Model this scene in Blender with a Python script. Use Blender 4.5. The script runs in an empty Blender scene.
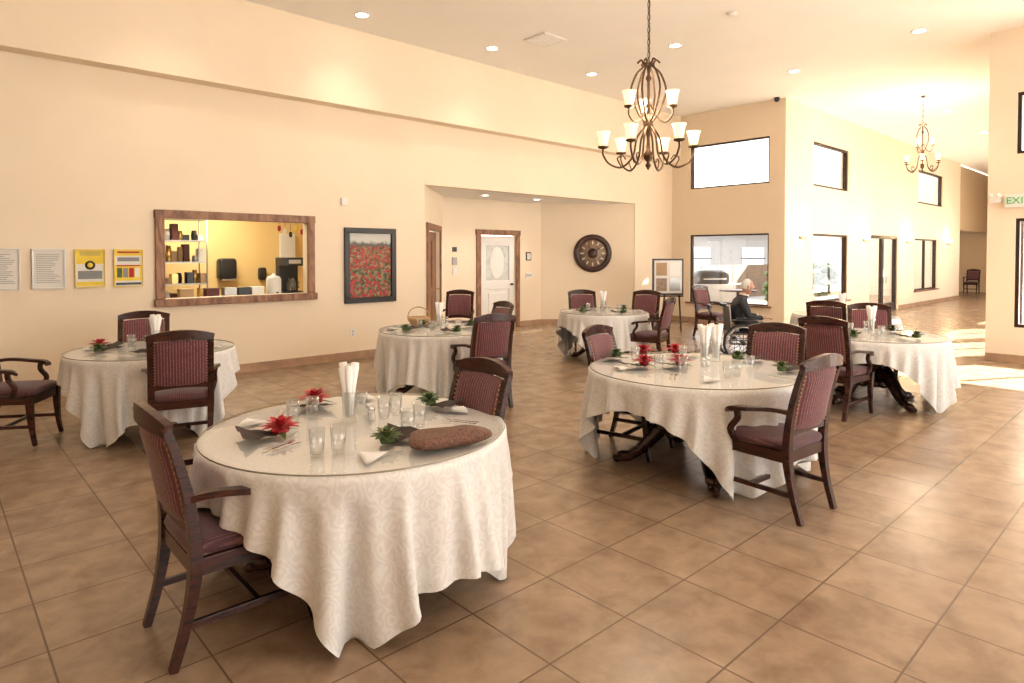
import bpy, math, random
from mathutils import Vector, Matrix
random.seed(7)
TH=math.radians(47.2)
F=Vector((math.cos(TH),math.sin(TH))); R=Vector((math.sin(TH),-math.cos(TH)))
def C(lat,dep):
    v=R*lat+F*dep
    return v.x,v.y
def ang(lat,dep):
    v=R*lat+F*dep
    return math.atan2(v.y,v.x)-math.pi/2
CH=5.2
scene=bpy.context.scene
coll=scene.collection
# ---------------------------------------------------------------- materials
MATS={}
def nodes(m):
    m.use_nodes=True
    nt=m.node_tree
    return nt,nt.nodes,nt.links
def mat(name,col,rough=.5,metal=0,var=.06,scale=8,emit=None,estr=0,bump=0,bscale=60,sheen=0,spec=None):
    if name in MATS: return MATS[name]
    m=bpy.data.materials.new(name); nt,N,L=nodes(m)
    b=N['Principled BSDF']
    b.inputs['Roughness'].default_value=rough; b.inputs['Metallic'].default_value=metal
    if spec is not None: b.inputs['Specular IOR Level'].default_value=spec
    tc=N.new('ShaderNodeTexCoord'); no=N.new('ShaderNodeTexNoise'); no.inputs['Scale'].default_value=scale; no.inputs['Detail'].default_value=4
    L.new(tc.outputs['Object'],no.inputs['Vector'])
    cr=N.new('ShaderNodeValToRGB')
    lo=[max(0,c*(1-var)) for c in col]; hi=[min(1,c*(1+var)) for c in col]
    cr.color_ramp.elements[0].color=(*lo,1); cr.color_ramp.elements[1].color=(*hi,1)
    cr.color_ramp.elements[0].position=.3; cr.color_ramp.elements[1].position=.7
    L.new(no.outputs['Fac'],cr.inputs['Fac']); L.new(cr.outputs['Color'],b.inputs['Base Color'])
    if emit:
        b.inputs['Emission Color'].default_value=(*emit,1); b.inputs['Emission Strength'].default_value=estr
    if sheen: b.inputs['Sheen Weight'].default_value=sheen
    if bump:
        n2=N.new('ShaderNodeTexNoise'); n2.inputs['Scale'].default_value=bscale; L.new(tc.outputs['Object'],n2.inputs['Vector'])
        bu=N.new('ShaderNodeBump'); bu.inputs['Strength'].default_value=bump; bu.inputs['Distance'].default_value=.01
        L.new(n2.outputs['Fac'],bu.inputs['Height']); L.new(bu.outputs['Normal'],b.inputs['Normal'])
    MATS[name]=m
    return m
def woodmat(name,c1,c2,rough=.35,sc=(3,3,25)):
    m=bpy.data.materials.new(name); nt,N,L=nodes(m); b=N['Principled BSDF']
    b.inputs['Roughness'].default_value=rough
    tc=N.new('ShaderNodeTexCoord'); mp=N.new('ShaderNodeMapping'); mp.inputs['Scale'].default_value=sc
    no=N.new('ShaderNodeTexNoise'); no.inputs['Scale'].default_value=1.5; no.inputs['Detail'].default_value=6; no.inputs['Distortion'].default_value=1.2
    cr=N.new('ShaderNodeValToRGB'); cr.color_ramp.elements[0].color=(*c1,1); cr.color_ramp.elements[1].color=(*c2,1)
    cr.color_ramp.elements[0].position=.35; cr.color_ramp.elements[1].position=.65
    L.new(tc.outputs['Object'],mp.inputs['Vector']); L.new(mp.outputs['Vector'],no.inputs['Vector']); L.new(no.outputs['Fac'],cr.inputs['Fac']); L.new(cr.outputs['Color'],b.inputs['Base Color'])
    MATS[name]=m; return m
def glassmat(name,tint=(1,1,1),base=.06,edge=.6,rough=.02):
    m=bpy.data.materials.new(name); nt,N,L=nodes(m)
    N.remove(N['Principled BSDF']); out=N['Material Output']
    tr=N.new('ShaderNodeBsdfTransparent'); tr.inputs['Color'].default_value=(*tint,1)
    gl=N.new('ShaderNodeBsdfGlossy'); gl.inputs['Roughness'].default_value=rough
    lw=N.new('ShaderNodeLayerWeight'); lw.inputs['Blend'].default_value=.25
    mr=N.new('ShaderNodeMapRange'); mr.inputs['To Min'].default_value=base; mr.inputs['To Max'].default_value=edge
    L.new(lw.outputs['Facing'],mr.inputs['Value'])
    mx=N.new('ShaderNodeMixShader'); L.new(mr.outputs['Result'],mx.inputs['Fac']); L.new(tr.outputs[0],mx.inputs[1]); L.new(gl.outputs[0],mx.inputs[2]); L.new(mx.outputs[0],out.inputs['Surface'])
    MATS[name]=m; return m
wallM=mat('wall_paint',(.87,.735,.555),.75,var=.02,scale=1.5,bump=.05,bscale=120)
ceilM=mat('ceiling_paint',(.95,.925,.87),.85,var=.015,scale=1)
kitM=mat('kitchen_paint',(.80,.58,.25),.7,var=.03,scale=1)
wood=woodmat('cherry_wood',(.022,.006,.004),(.055,.014,.008),.25)
brown=woodmat('rustic_wood',(.16,.065,.03),(.36,.18,.09),.5,(6,6,2))
woodB=mat('baseboard_tile',(.42,.26,.16),.45,var=.2,scale=5)
whiteM=mat('white_paint',(.82,.80,.76),.4,var=.02)
blackM=mat('black_plastic',(.015,.015,.015),.35)
bronze=mat('dark_bronze',(.05,.03,.02),.4,.7)
iron=mat('antique_iron',(.10,.055,.03),.4,.8,var=.3,scale=30)
chrome=mat('chrome_steel',(.7,.7,.7),.15,1)
brass=mat('brass_nail',(.6,.4,.15),.3,1)
paper=mat('paper_white',(.78,.74,.68),.8,var=.02)
ink=mat('ink_grey',(.25,.25,.25),.8)
yellow=mat('poster_yellow',(.85,.62,.05),.6)
redM=mat('red_petal',(.42,.008,.018),.6,var=.25,scale=60)
greenM=mat('leaf_green',(.07,.12,.03),.55,var=.4,scale=50)
napW=mat('napkin_white',(.85,.83,.80),.85,var=.02,bump=.1,bscale=200)
napD=mat('napkin_dark',(.045,.028,.024),.9,var=.5,scale=60)
napB=mat('napkin_burgundy',(.12,.035,.03),.7,var=.3,scale=60)
lipM=mat('lips',(.42,.17,.14),.5)
glassC=glassmat('clear_glass',(.97,.98,.98),.08,.75)
paneM=glassmat('window_pane',(.97,.98,1),.03,.4)
edgeM=mat('glass_edge',(.30,.27,.20),.15,var=.1)
skinM=mat('skin',(.55,.29,.20),.55,var=.08,scale=20)
hairM=mat('white_hair',(.68,.66,.63),.8,var=.1,scale=60)
suit=mat('charcoal_jacket',(.030,.034,.042),.85,var=.15,scale=40)
pants=mat('grey_trousers',(.06,.06,.07),.85)
rubber=mat('rubber',(.02,.02,.02),.7)
leather=mat('vinyl_black',(.025,.025,.03),.4)
shadeM=mat('frosted_shade',(.9,.75,.5),.4,emit=(1,.74,.40),estr=.95)
sconM=mat('sconce_shade',(.9,.8,.6),.4,emit=(1,.72,.35),estr=5)
bulbM=mat('downlight_lens',(1,.95,.85),.4,emit=(1,.93,.8),estr=12)
ctop=mat('counter_steel',(.45,.44,.42),.35,.6)
patioM=mat('patio_concrete',(.26,.255,.25),.9,var=.08,scale=1)
bounceM=mat('bounce_paving',(.66,.63,.58),.9,var=.08,scale=1)  # pale so the added outside ground reflects sun indoors
houseM=mat('house_stucco',(.30,.30,.30),.9)
roofM=mat('roof_shingle',(.20,.18,.18),.9,var=.2)
bronzeclk=mat('clock_wood',(.05,.02,.015),.3,var=.3)
clkface=mat('clock_face',(.30,.20,.13),.5,var=.3,scale=12)

def stripefab(name,c1,c2,axis_scale):
    m=bpy.data.materials.new(name); nt,N,L=nodes(m); b=N['Principled BSDF']; b.inputs['Roughness'].default_value=.75
    b.inputs['Sheen Weight'].default_value=.2
    tc=N.new('ShaderNodeTexCoord'); w=N.new('ShaderNodeTexWave'); w.bands_direction='X'; w.inputs['Scale'].default_value=axis_scale; w.inputs['Distortion'].default_value=0.4
    no=N.new('ShaderNodeTexNoise'); no.inputs['Scale'].default_value=90
    mx=N.new('ShaderNodeMath'); mx.operation='MULTIPLY'
    cr=N.new('ShaderNodeValToRGB'); cr.color_ramp.elements[0].color=(*c1,1); cr.color_ramp.elements[1].color=(*c2,1); cr.color_ramp.elements[0].position=.2; cr.color_ramp.elements[1].position=.6
    L.new(tc.outputs['Object'],w.inputs['Vector']); L.new(tc.outputs['Object'],no.inputs['Vector'])
    L.new(w.outputs['Fac'],mx.inputs[0]); L.new(no.outputs['Fac'],mx.inputs[1]); L.new(mx.outputs[0],cr.inputs['Fac']); L.new(cr.outputs['Color'],b.inputs['Base Color'])
    return m
fab=stripefab('burgundy_stripe',(.085,.022,.028),(.32,.12,.125),14)
seatfab=stripefab('burgundy_seat',(.06,.018,.024),(.17,.065,.07),20)

def tilemat():
    m=bpy.data.materials.new('floor_tile'); nt,N,L=nodes(m); b=N['Principled BSDF']
    tc=N.new('ShaderNodeTexCoord'); mp=N.new('ShaderNodeMapping'); mp.inputs['Location'].default_value=(.13,.21,0)
    br=N.new('ShaderNodeTexBrick'); br.offset=0; br.squash=1
    br.inputs['Scale'].default_value=1; br.inputs['Brick Width'].default_value=TILE; br.inputs['Row Height'].default_value=TILE
    br.inputs['Mortar Size'].default_value=.005; br.inputs['Mortar Smooth'].default_value=.3; br.inputs['Bias'].default_value=0
    br.inputs['Color1'].default_value=(.35,.35,.35,1); br.inputs['Color2'].default_value=(.65,.65,.65,1); br.inputs['Mortar'].default_value=(.5,.5,.5,1)
    L.new(tc.outputs['Object'],mp.inputs['Vector']); L.new(mp.outputs['Vector'],br.inputs['Vector'])
    n1=N.new('ShaderNodeTexNoise'); n1.inputs['Scale'].default_value=5; n1.inputs['Detail'].default_value=7; n1.inputs['Roughness'].default_value=.6; n1.inputs['Distortion'].default_value=.3
    L.new(tc.outputs['Object'],n1.inputs['Vector'])
    cr=N.new('ShaderNodeValToRGB'); e=cr.color_ramp.elements
    e[0].color=(.19,.118,.070,1); e[0].position=.25; e[1].color=(.37,.255,.165,1); e[1].position=.75
    mixf=N.new('ShaderNodeMath'); mixf.operation='MULTIPLY_ADD'; mixf.inputs[1].default_value=.35; 
    sep=N.new('ShaderNodeRGBToBW'); L.new(br.outputs['Color'],sep.inputs[0]); L.new(sep.outputs[0],mixf.inputs[0])
    sub=N.new('ShaderNodeMath'); sub.operation='ADD'; sub.inputs[1].default_value=-.175; L.new(n1.outputs['Fac'],sub.inputs[0]); L.new(sub.outputs[0],mixf.inputs[2])
    L.new(mixf.outputs[0],cr.inputs['Fac'])
    mx=N.new('ShaderNodeMix'); mx.data_type='RGBA'; L.new(br.outputs['Fac'],mx.inputs['Factor']); L.new(cr.outputs['Color'],mx.inputs['A']); mx.inputs['B'].default_value=(.12,.075,.045,1)
    L.new(mx.outputs['Result'],b.inputs['Base Color'])
    b.inputs['Roughness'].default_value=.27
    inv=N.new('ShaderNodeMath'); inv.operation='SUBTRACT'; inv.inputs[0].default_value=1; L.new(br.outputs['Fac'],inv.inputs[1])
    bu=N.new('ShaderNodeBump'); bu.inputs['Strength'].default_value=.3; bu.inputs['Distance'].default_value=.005; L.new(inv.outputs[0],bu.inputs['Height']); L.new(bu.outputs['Normal'],b.inputs['Normal'])
    return m
TILE=.5
tileM=tilemat()
def clothmat():
    m=bpy.data.materials.new('damask_cloth'); nt,N,L=nodes(m); b=N['Principled BSDF']
    tc=N.new('ShaderNodeTexCoord')
    w=N.new('ShaderNodeTexWave'); w.wave_type='RINGS'; w.inputs['Scale'].default_value=5; w.inputs['Distortion'].default_value=18; w.inputs['Detail'].default_value=1.5; w.inputs['Detail Scale'].default_value=2.6
    L.new(tc.outputs['UV'],w.inputs['Vector'])
    cr=N.new('ShaderNodeValToRGB'); cr.color_ramp.elements[0].position=.45; cr.color_ramp.elements[1].position=.55
    cr.color_ramp.elements[0].color=(.665,.645,.62,1); cr.color_ramp.elements[1].color=(.73,.715,.69,1)
    L.new(w.outputs['Fac'],cr.inputs['Fac']); L.new(cr.outputs['Color'],b.inputs['Base Color'])
    r2=N.new('ShaderNodeMapRange'); r2.inputs['To Min'].default_value=.34; r2.inputs['To Max'].default_value=.6; L.new(w.outputs['Fac'],r2.inputs['Value']); L.new(r2.outputs['Result'],b.inputs['Roughness'])
    b.inputs['Sheen Weight'].default_value=.15
    return m
clothM=clothmat()

# ---------------------------------------------------------------- mesh builder
class MB:
    def __init__(s): s.v=[];s.f=[];s.m=[];s.sm=[];s.mats=[]
    def mi(s,m):
        if m not in s.mats: s.mats.append(m)
        return s.mats.index(m)
    def add(s,vs,fs,m,smooth=False,M=None):
        o=len(s.v); k=s.mi(m)
        for p in vs:
            p=Vector(p)
            s.v.append(tuple(M@p) if M else tuple(p))
        for f in fs: s.f.append([i+o for i in f]); s.m.append(k); s.sm.append(smooth)
    def box(s,c,d,m,M=None,rz=0):
        x,y,z=d[0]/2,d[1]/2,d[2]/2
        vs=[(a*x,b*y,e*z) for a in(-1,1) for b in(-1,1) for e in(-1,1)]
        if rz: 
            Rz=Matrix.Rotation(rz,3,'Z'); vs=[tuple(Rz@Vector(v)) for v in vs]
        vs=[(v[0]+c[0],v[1]+c[1],v[2]+c[2]) for v in vs]
        s.add(vs,[(0,1,3,2),(4,6,7,5),(0,4,5,1),(2,3,7,6),(0,2,6,4),(1,5,7,3)],m,False,M)
    def sweep(s,pts,secs,m,smooth=True,up=(0,0,1),closed=False,M=None):
        pts=[Vector(p) for p in pts]; n=len(pts); k=len(secs[0]); vs=[]
        up=Vector(up)
        for i,p in enumerate(pts):
            a=pts[(i-1)%n] if (closed or i>0) else pts[i]; b=pts[(i+1)%n] if (closed or i<n-1) else pts[i]
            t=(b-a).normalized(); side=t.cross(up)
            if side.length<1e-3: side=t.cross(Vector((0,1,0)) if abs(t.y)<.9 else Vector((1,0,0)))
            side.normalize(); nn=side.cross(t).normalized()
            for (x,y) in secs[i]: vs.append(p+side*x+nn*y)
        fs=[]
        for i in range(n if closed else n-1):
            j=(i+1)%n
            for q in range(k): fs.append((i*k+q,i*k+(q+1)%k,j*k+(q+1)%k,j*k+q))
        if not closed:
            fs.append(tuple(range(k))[::-1]); fs.append(tuple((n-1)*k+q for q in range(k)))
        s.add(vs,fs,m,smooth,M)
    def tube(s,pts,r,m,n=8,closed=False,up=(0,0,1),M=None):
        if not isinstance(r,(list,tuple)): r=[r]*len(pts)
        s.sweep(pts,[[(rr*math.cos(2*math.pi*q/n),rr*math.sin(2*math.pi*q/n)) for q in range(n)] for rr in r],m,True,up,closed,M)
    def bar(s,pts,w,t,m,up=(1,0,0),M=None):
        if not isinstance(w,(list,tuple)): w=[w]*len(pts)
        if not isinstance(t,(list,tuple)): t=[t]*len(pts)
        s.sweep(pts,[[(-a/2,-b/2),(a/2,-b/2),(a/2,b/2),(-a/2,b/2)] for a,b in zip(w,t)],m,False,up,False,M)
    def lathe(s,prof,c,m,n=24,M=None,smooth=True,sx=1,sy=1):
        vs=[];fs=[]
        for (r,z) in prof:
            for q in range(n): 
                a=2*math.pi*q/n; vs.append((c[0]+r*math.cos(a)*sx,c[1]+r*math.sin(a)*sy,c[2]+z))
        for i in range(len(prof)-1):
            for q in range(n): fs.append((i*n+q,i*n+(q+1)%n,(i+1)*n+(q+1)%n,(i+1)*n+q))
        if prof[0][0]>1e-4: fs.append(tuple(range(n))[::-1])
        if prof[-1][0]>1e-4: fs.append(tuple((len(prof)-1)*n+q for q in range(n)))
        s.add(vs,fs,m,smooth,M)
    def sup(s,c,h,m,p=.4,q=None,nu=24,nv=12,M=None,fn=None):
        q=p if q is None else q
        sg=lambda x,e: math.copysign(abs(x)**e,x)
        vs=[];fs=[]
        for i in range(nv+1):
            v=-math.pi/2+math.pi*i/nv
            for j in range(nu):
                u=2*math.pi*j/nu
                x=h[0]*sg(math.cos(v),q)*sg(math.cos(u),p); y=h[1]*sg(math.cos(v),q)*sg(math.sin(u),p); z=h[2]*sg(math.sin(v),q)
                if fn: x,y,z=fn(x,y,z)
                vs.append((c[0]+x,c[1]+y,c[2]+z))
        for i in range(nv):
            for j in range(nu): fs.append((i*nu+j,i*nu+(j+1)%nu,(i+1)*nu+(j+1)%nu,(i+1)*nu+j))
        s.add(vs,fs,m,True,M)
    def mesh(s,name):
        me=bpy.data.meshes.new(name); me.from_pydata(s.v,[],s.f)
        for m in s.mats: me.materials.append(m)
        me.polygons.foreach_set('material_index',s.m); me.polygons.foreach_set('use_smooth',s.sm)
        me.validate(); me.update(); return me
    def obj(s,name,loc=(0,0,0),rz=0,bevel=0):
        return place(name,s.mesh(name),loc,rz,bevel)
def place(name,me,loc=(0,0,0),rz=0,bevel=0):
    o=bpy.data.objects.new(name,me); coll.objects.link(o); o.location=loc; o.rotation_euler=(0,0,rz)
    if bevel:
        b=o.modifiers.new('Bevel','BEVEL'); b.width=bevel; b.segments=2; b.limit_method='ANGLE'; b.angle_limit=math.radians(50)
    return o
def smoothpath(pts,k=6):
    P=[Vector(p) for p in pts]; out=[]
    for i in range(len(P)-1):
        p0=P[max(0,i-1)];p1=P[i];p2=P[i+1];p3=P[min(len(P)-1,i+2)]
        for j in range(k):
            t=j/k; out.append(.5*((2*p1)+(-p0+p2)*t+(2*p0-5*p1+4*p2-p3)*t*t+(-p0+3*p1-3*p2+p3)*t**3))
    out.append(P[-1]); return out
def lerpl(vals,k=6):
    out=[]
    for i in range(len(vals)-1):
        for j in range(k): out.append(vals[i]+(vals[i+1]-vals[i])*j/k)
    out.append(vals[-1]); return out

# ---------------------------------------------------------------- room shell
WY=9.3; WX=14.24; WB=6.36; NB=10.9; NH=2.92
def wall(name,p0,p1,h0,h1,th,n,holes=(),m=wallM):
    p0=Vector(p0);p1=Vector(p1); d=(p1-p0); Ln=d.length; d.normalize(); n=Vector(n).normalized()
    S=sorted({0,Ln,*[x for h in holes for x in h[:2]]}); Z=sorted({h0,h1,*[x for h in holes for x in h[2:]]})
    b=MB()
    for i in range(len(S)-1):
        for j in range(len(Z)-1):
            cs=(S[i]+S[i+1])/2; cz=(Z[j]+Z[j+1])/2
            if any(h[0]<cs<h[1] and h[2]<cz<h[3] for h in holes): continue
            c=p0+d*cs+n*th/2
            b.box((c.x,c.y,cz),(S[i+1]-S[i],th,Z[j+1]-Z[j]),m,rz=math.atan2(d.y,d.x))
    return b.obj(name)
X0=-7
wall('wall_main',(X0,WY),(6.51,WY),0,4.0,.15,(0,1),[(2.35-X0,4.34-X0,1.10,2.17)])
wall('wall_main_header',(6.51,WY),(12.65,WY),NH,4.0,.15,(0,1))
wall('wall_main_end',(12.65,WY),(WX,WY),0,4.0,.15,(0,1))
wall('wall_main_upper',(X0,WY-.25),(WX,WY-.25),4.0,CH,.4,(0,1))
wall('blocker_wall_left',(X0,WY+.1),(X0,-7),0,CH,.15,(-1,0))  # unseen wall, added to cut flat world light on the left
wall('blocker_wall_back',(X0,-7),(1.5,-7),0,CH,.15,(0,-1))  # unseen partial wall, added so light enters from behind right only
n45=1/math.sqrt(2)
nd=NB-WY
wall('wall_niche_left',(6.51,WY+.02),(6.51+nd,NB),0,NH,.12,(-n45,n45),[(.35,1.75,0,2.15)])
wall('wall_niche_back',(6.51+nd,NB),(12.65-nd,NB),0,NH,.12,(0,1),[(9.13-6.51-nd,10.2-6.51-nd,0,2.13)])
wall('wall_niche_right',(12.65-nd,NB),(12.65,WY+.02),0,NH,.12,(n45,n45))
b=MB(); b.box((9.6,10.26,NH+.07),(6.6,1.6,.12),ceilM); b.obj('ceiling_niche')
wall('wall_window_side',(WX,WY+.15),(WX,WB),0,CH,.2,(1,0),[(WY+.15-8.77,WY+.15-6.73,.5,2.18),(WY+.15-8.77,WY+.15-6.73,3.33,4.4)])
BX=29.5
wall('wall_patio',(WX+.2,WB),(BX,WB),0,CH,.2,(0,1),[(a-WX-.2,c-WX-.2,z0,z1) for a,c,z0,z1 in [(15.76,18.0,.5,2.2),(15.76,18.0,3.35,4.42),(19.65,22.1,0,2.25),(23.8,26.4,.5,2.22),(24.1,27,3.4,4.5)]])
wall('wall_hall_return',(BX,WB+.2),(BX,12),0,CH,.2,(-1,0))
hallM=mat('hall_paint',(.60,.43,.26),.8,var=.03)
wall('wall_hall_end',(35,12),(35,2.1),0,CH,.2,(1,0),m=hallM)
b=MB(); b.box((32.3,9.2,3.9),(5.2,5.6,2.5),hallM); b.obj('ceiling_hall_soffit')
CX=12.5; CY=2.33
wall('wall_right',(CX,CY),(CX,-7),0,CH,.25,(1,0),[(.36,2.6,.55,2.25),(.36,2.6,3.25,4.2),(3.4,5.8,.55,2.25),(3.4,5.8,3.25,4.2)])
wall('wall_hall_south',(CX+.25,CY),(34.95,CY),0,CH,.2,(0,-1),[(.5,3.6,.1,2.4),(4.2,7.3,.1,2.4),(8.5,12,.1,2.4),(13.5,17,.1,2.4)])
b=MB(); b.box((14.4,1.6,-.05),(43,19.4,.1),tileM); fl=b.obj('floor')
b=MB(); b.box((3.72,5.9,CH+.06),(21.44,7.1,.12),ceilM); b.box((4.0,-2.3,CH+.06),(22.0,9.3,.12),ceilM); b.box((24.8,3.95,CH+.06),(20.72,5.0,.12),ceilM); b.obj('ceiling')  # runs past the right and hall walls as unseen eaves added against sun
b=MB(); b.box((16.6,9.4,CH+.06),(4.3,5.6,.12),ceilM); b.obj('sun_blocker_patio')  # unseen overhang, added to keep sun out of the upper window
def baseb(name,p0,p1,n,h=.12,th=.015,m=woodB):
    p0=Vector(p0);p1=Vector(p1);d=p1-p0;c=(p0+p1)/2+Vector(n)*th/2
    b=MB(); b.box((c.x,c.y,h/2),(d.length,th,h),m,rz=math.atan2(d.y,d.x)); return b.obj(name)
baseb('baseboard_main',(X0,WY),(6.5,WY),(0,-1))
baseb('baseboard_main_end',(12.66,WY),(WX,WY),(0,-1))
baseb('baseboard_niche_back_left',(6.53+nd,NB),(9.02,NB),(0,-1)); baseb('baseboard_niche_back_right',(10.32,NB),(12.63-nd,NB),(0,-1))
baseb('baseboard_niche_right',(12.65-nd,NB),(12.65,WY),(-n45,-n45))
baseb('baseboard_window_side',(WX,WY),(WX,WB),(-1,0))
baseb('baseboard_patio_a',(WX,WB),(19.5,WB),(0,-1)); baseb('baseboard_patio_b',(22.25,WB),(BX,WB),(0,-1))
baseb('baseboard_right',(CX,CY),(CX,-7),(-1,0))
def window(name,p0,d,n,s0,s1,z0,z1,mull=0,fw=.05,door=False):
    p0=Vector(p0);d=Vector(d);n=Vector(n)
    b=MB(); a=math.atan2(d.y,d.x); off=n*.08
    def bx(s,z,w,h,t,m):
        c=p0+d*s+off; b.box((c.x,c.y,z),(w,t,h),m,rz=a)
    zc=(z0+z1)/2; sc=(s0+s1)/2
    for s in (s0+fw/2,s1-fw/2): bx(s,zc,fw,z1-z0-.002,.1,bronze)
    for z in (z0+fw/2,z1-fw/2): bx(sc,z,s1-s0-2*fw,fw,.1,bronze)
    for k in range(mull):
        s=s0+(s1-s0)*(k+1)/(mull+1); bx(s,zc,fw*(2 if door else .8),z1-z0-2*fw,.08,bronze)
    if door:
        bx(sc,.13,s1-s0-2*fw,.2,.07,bronze); 
        for q in(-.12,.12):
            c=p0+d*(sc+q)-n*.02; b.tube([(c.x,c.y,.85),(c.x,c.y,1.25)],.012,chrome)
    c=p0+d*sc+off; b.box((c.x,c.y,zc),(s1-s0-2*fw,.006,z1-z0-2*fw),paneM,rz=a)
    return b.obj(name)
k=1
for a,c,z0,z1 in [(6.73,8.77,.5,2.18),(6.73,8.77,3.33,4.4)]:
    window('window_%d'%k,(WX,0),(0,1),(1,0),a,c,z0,z1,0,.035); k+=1
for a,c,z0,z1,mu in [(15.76,18.0,.5,2.2,0),(15.76,18.0,3.35,4.42,0),(23.8,26.4,.5,2.22,1),(24.1,27,3.4,4.5,0)]:
    window('window_%d'%k,(0,WB),(1,0),(0,1),a,c,z0,z1,mu); k+=1
window('door_1',(0,WB),(1,0),(0,1),19.65,22.1,0.0,2.25,1,door=True,fw=.09)
for s0,s1,z0,z1 in [(.36,2.6,.55,2.25),(.36,2.6,3.25,4.2),(3.4,5.8,.55,2.25),(3.4,5.8,3.25,4.2)]:
    window('window_%d'%k,(CX,CY),(0,-1),(1,0),s0,s1,z0,z1,1); k+=1
for s0,s1 in [(.5,3.6),(4.2,7.3),(8.5,12),(13.5,17)]:
    window('window_%d'%k,(CX+.25,CY),(1,0),(0,-1),s0,s1,.1,2.4,1); k+=1
for i,(c,dd) in enumerate([((WX-.03,7.75,.485),(.1,2.2,.04)),((16.88,WB-.03,.485),(2.4,.1,.04)),((25.1,WB-.03,.485),(2.7,.1,.04))]):
    b=MB(); b.box(c,dd,brown); b.obj('trim_sill_%d'%(i+1))
b=MB(); y=WY-.02
b.box((3.345,y,2.22),(2.22,.06,.11),brown); b.box((3.345,y-.02,1.05),(2.24,.1,.10),brown)
b.box((2.30,y,1.635),(.11,.06,1.07),brown); b.box((4.39,y,1.635),(.11,.06,1.07),brown)
b.obj('trim_pass_through',bevel=.008)
# kitchen
wall('wall_kitchen_back',(.5,12.3),(6.4,12.3),0,3,.1,(0,1),m=kitM)
wall('wall_kitchen_left',(.5,WY+.15),(.5,12.3),0,3,.1,(-1,0),m=kitM)
wall('wall_kitchen_right',(6.4,WY+.2),(6.4,12.3),0,3,.1,(1,0),m=kitM)
b=MB(); b.box((3.4,10.95,3.05),(6,2.95,.1),ceilM); b.obj('ceiling_kitchen')
b=MB(); b.box((3.45,10.95,-.0),(5.8,2.7,.02),tileM); b.obj('floor_kitchen')
b=MB(); b.box((3.3,9.85,1.02),(4.6,.7,.05),ctop); b.box((3.3,9.87,.5),(4.5,.62,.99),brown); b.obj('kitchen_counter',bevel=.005)
b=MB(); b.box((0,0,.03),(.32,.36,.06),blackM); b.box((0,.1,.3),(.3,.16,.5),blackM); b.box((0,-.02,.53),(.32,.36,.13),blackM); b.box((0,-.205,.53),(.2,.01,.06),ctop)
b.lathe([(.06,.06),(.075,.1),(.075,.2),(.05,.25),(.055,.27)],(0,-.06,0),glassC,16); b.tube([(.07,-.06,.22),(.13,-.06,.2),(.13,-.06,.12),(.075,-.06,.1)],.008,blackM)
b.obj('coffee_machine',(4.30,9.86,1.045),bevel=.01)
b=MB(); b.lathe([(.1,0),(.11,.02),(.11,.26),(.09,.3),(.03,.32),(.02,.35),(0,.35)],(0,0,0),whiteM,20); b.tube([(0,-.11,.06),(0,-.16,.06),(0,-.16,.03)],.012,blackM); b.obj('coffee_urn',(4.0,9.75,1.045))
steel=mat('pan_steel',(.35,.34,.32),.35,.8); tan=mat('box_tan',(.42,.28,.15),.7)
for i,(x,c) in enumerate([(3.75,whiteM),(3.55,blackM),(2.75,tan),(3.1,napB),(3.35,steel)]):
    b=MB(); b.box((0,0,.07),(.18,.14,.14),c); b.box((0,0,.145),(.19,.15,.015),c); b.obj('storage_box',(x,9.8,1.045),bevel=.004)
b=MB(); b.sup((0,-.06,.2),(.16,.1,.2),blackM,.3); b.box((0,-.1,.02),(.22,.1,.05),ctop); b.obj('paper_towel_dispenser',(4.13,12.26,1.22))
b=MB(); b.sup((0,-.05,.12),(.07,.06,.12),blackM,.4); b.obj('soap_dispenser',(4.8,12.29,1.2))
b=MB(); b.box((0,0,.35),(.3,.08,.7),whiteM); b.box((0,-.045,.35),(.24,.01,.6),paper)
b.obj('wall_cabinet_panel',(5.3,12.25,1.4),bevel=.01)
b=MB()
for x in(-.45,.45):
    for yy in(-.2,.2): b.tube([(x,yy,0),(x,yy,2.3)],.014,steel,6)
for z in(.3,.85,1.2,1.55,1.9,2.25):
    b.box((0,0,z),(.92,.42,.02),steel)
    for q in range(9):
        xx=-.40+q*.1; h=random.uniform(.08,.29); mm=random.choice([whiteM,blackM,steel,brown,tan,tan,napB,brass]); yy=random.uniform(-.1,.1)
        if q%2: b.lathe([(.04,.01),(.048,h*.5),(.036,h)],(xx,yy,z),mm,12)
        else: b.box((xx,yy,z+.01+h/2),(.09,.16,h),mm)
b.obj('wire_shelving',(3.0,11.3,.01))
b=MB(); 
for q in range(7):
    x=-.3+q*.1; b.tube([(x,0,0),(x,0,-.12-.05*(q%3))],.006,chrome,6); b.sup((x,0,-.2-.05*(q%3)),(.03,.012,.05),[redM,whiteM,blackM,yellow][q%4],.8,nu=12,nv=8)
b.box((0,0,.01),(.75,.03,.03),blackM); b.tube([(-.3,0,.02),(-.3,0,.65)],.008,chrome,6); b.tube([(.3,0,.02),(.3,0,.65)],.008,chrome,6)
b.obj('hanging_utensil_rack',(4.75,10.6,2.33))
def casing(b,s0,s1,h,w=.12,t=.04):
    b.box(((s0+s1)/2,-t/2,h+w/2),(s1-s0+2*w+.04,t,w),brown)
    b.box((s0-w/2,-t/2,h/2),(w,t,h),brown); b.box((s1+w/2,-t/2,h/2),(w,t,h),brown)
b=MB(); casing(b,0,1.07,2.13); b.obj('trim_door_casing',(9.13,NB,0),bevel=.006)
b=MB(); W=1.03; etched=mat('door_etched_glass',(.60,.62,.58),.3,var=.2,scale=9)
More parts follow.
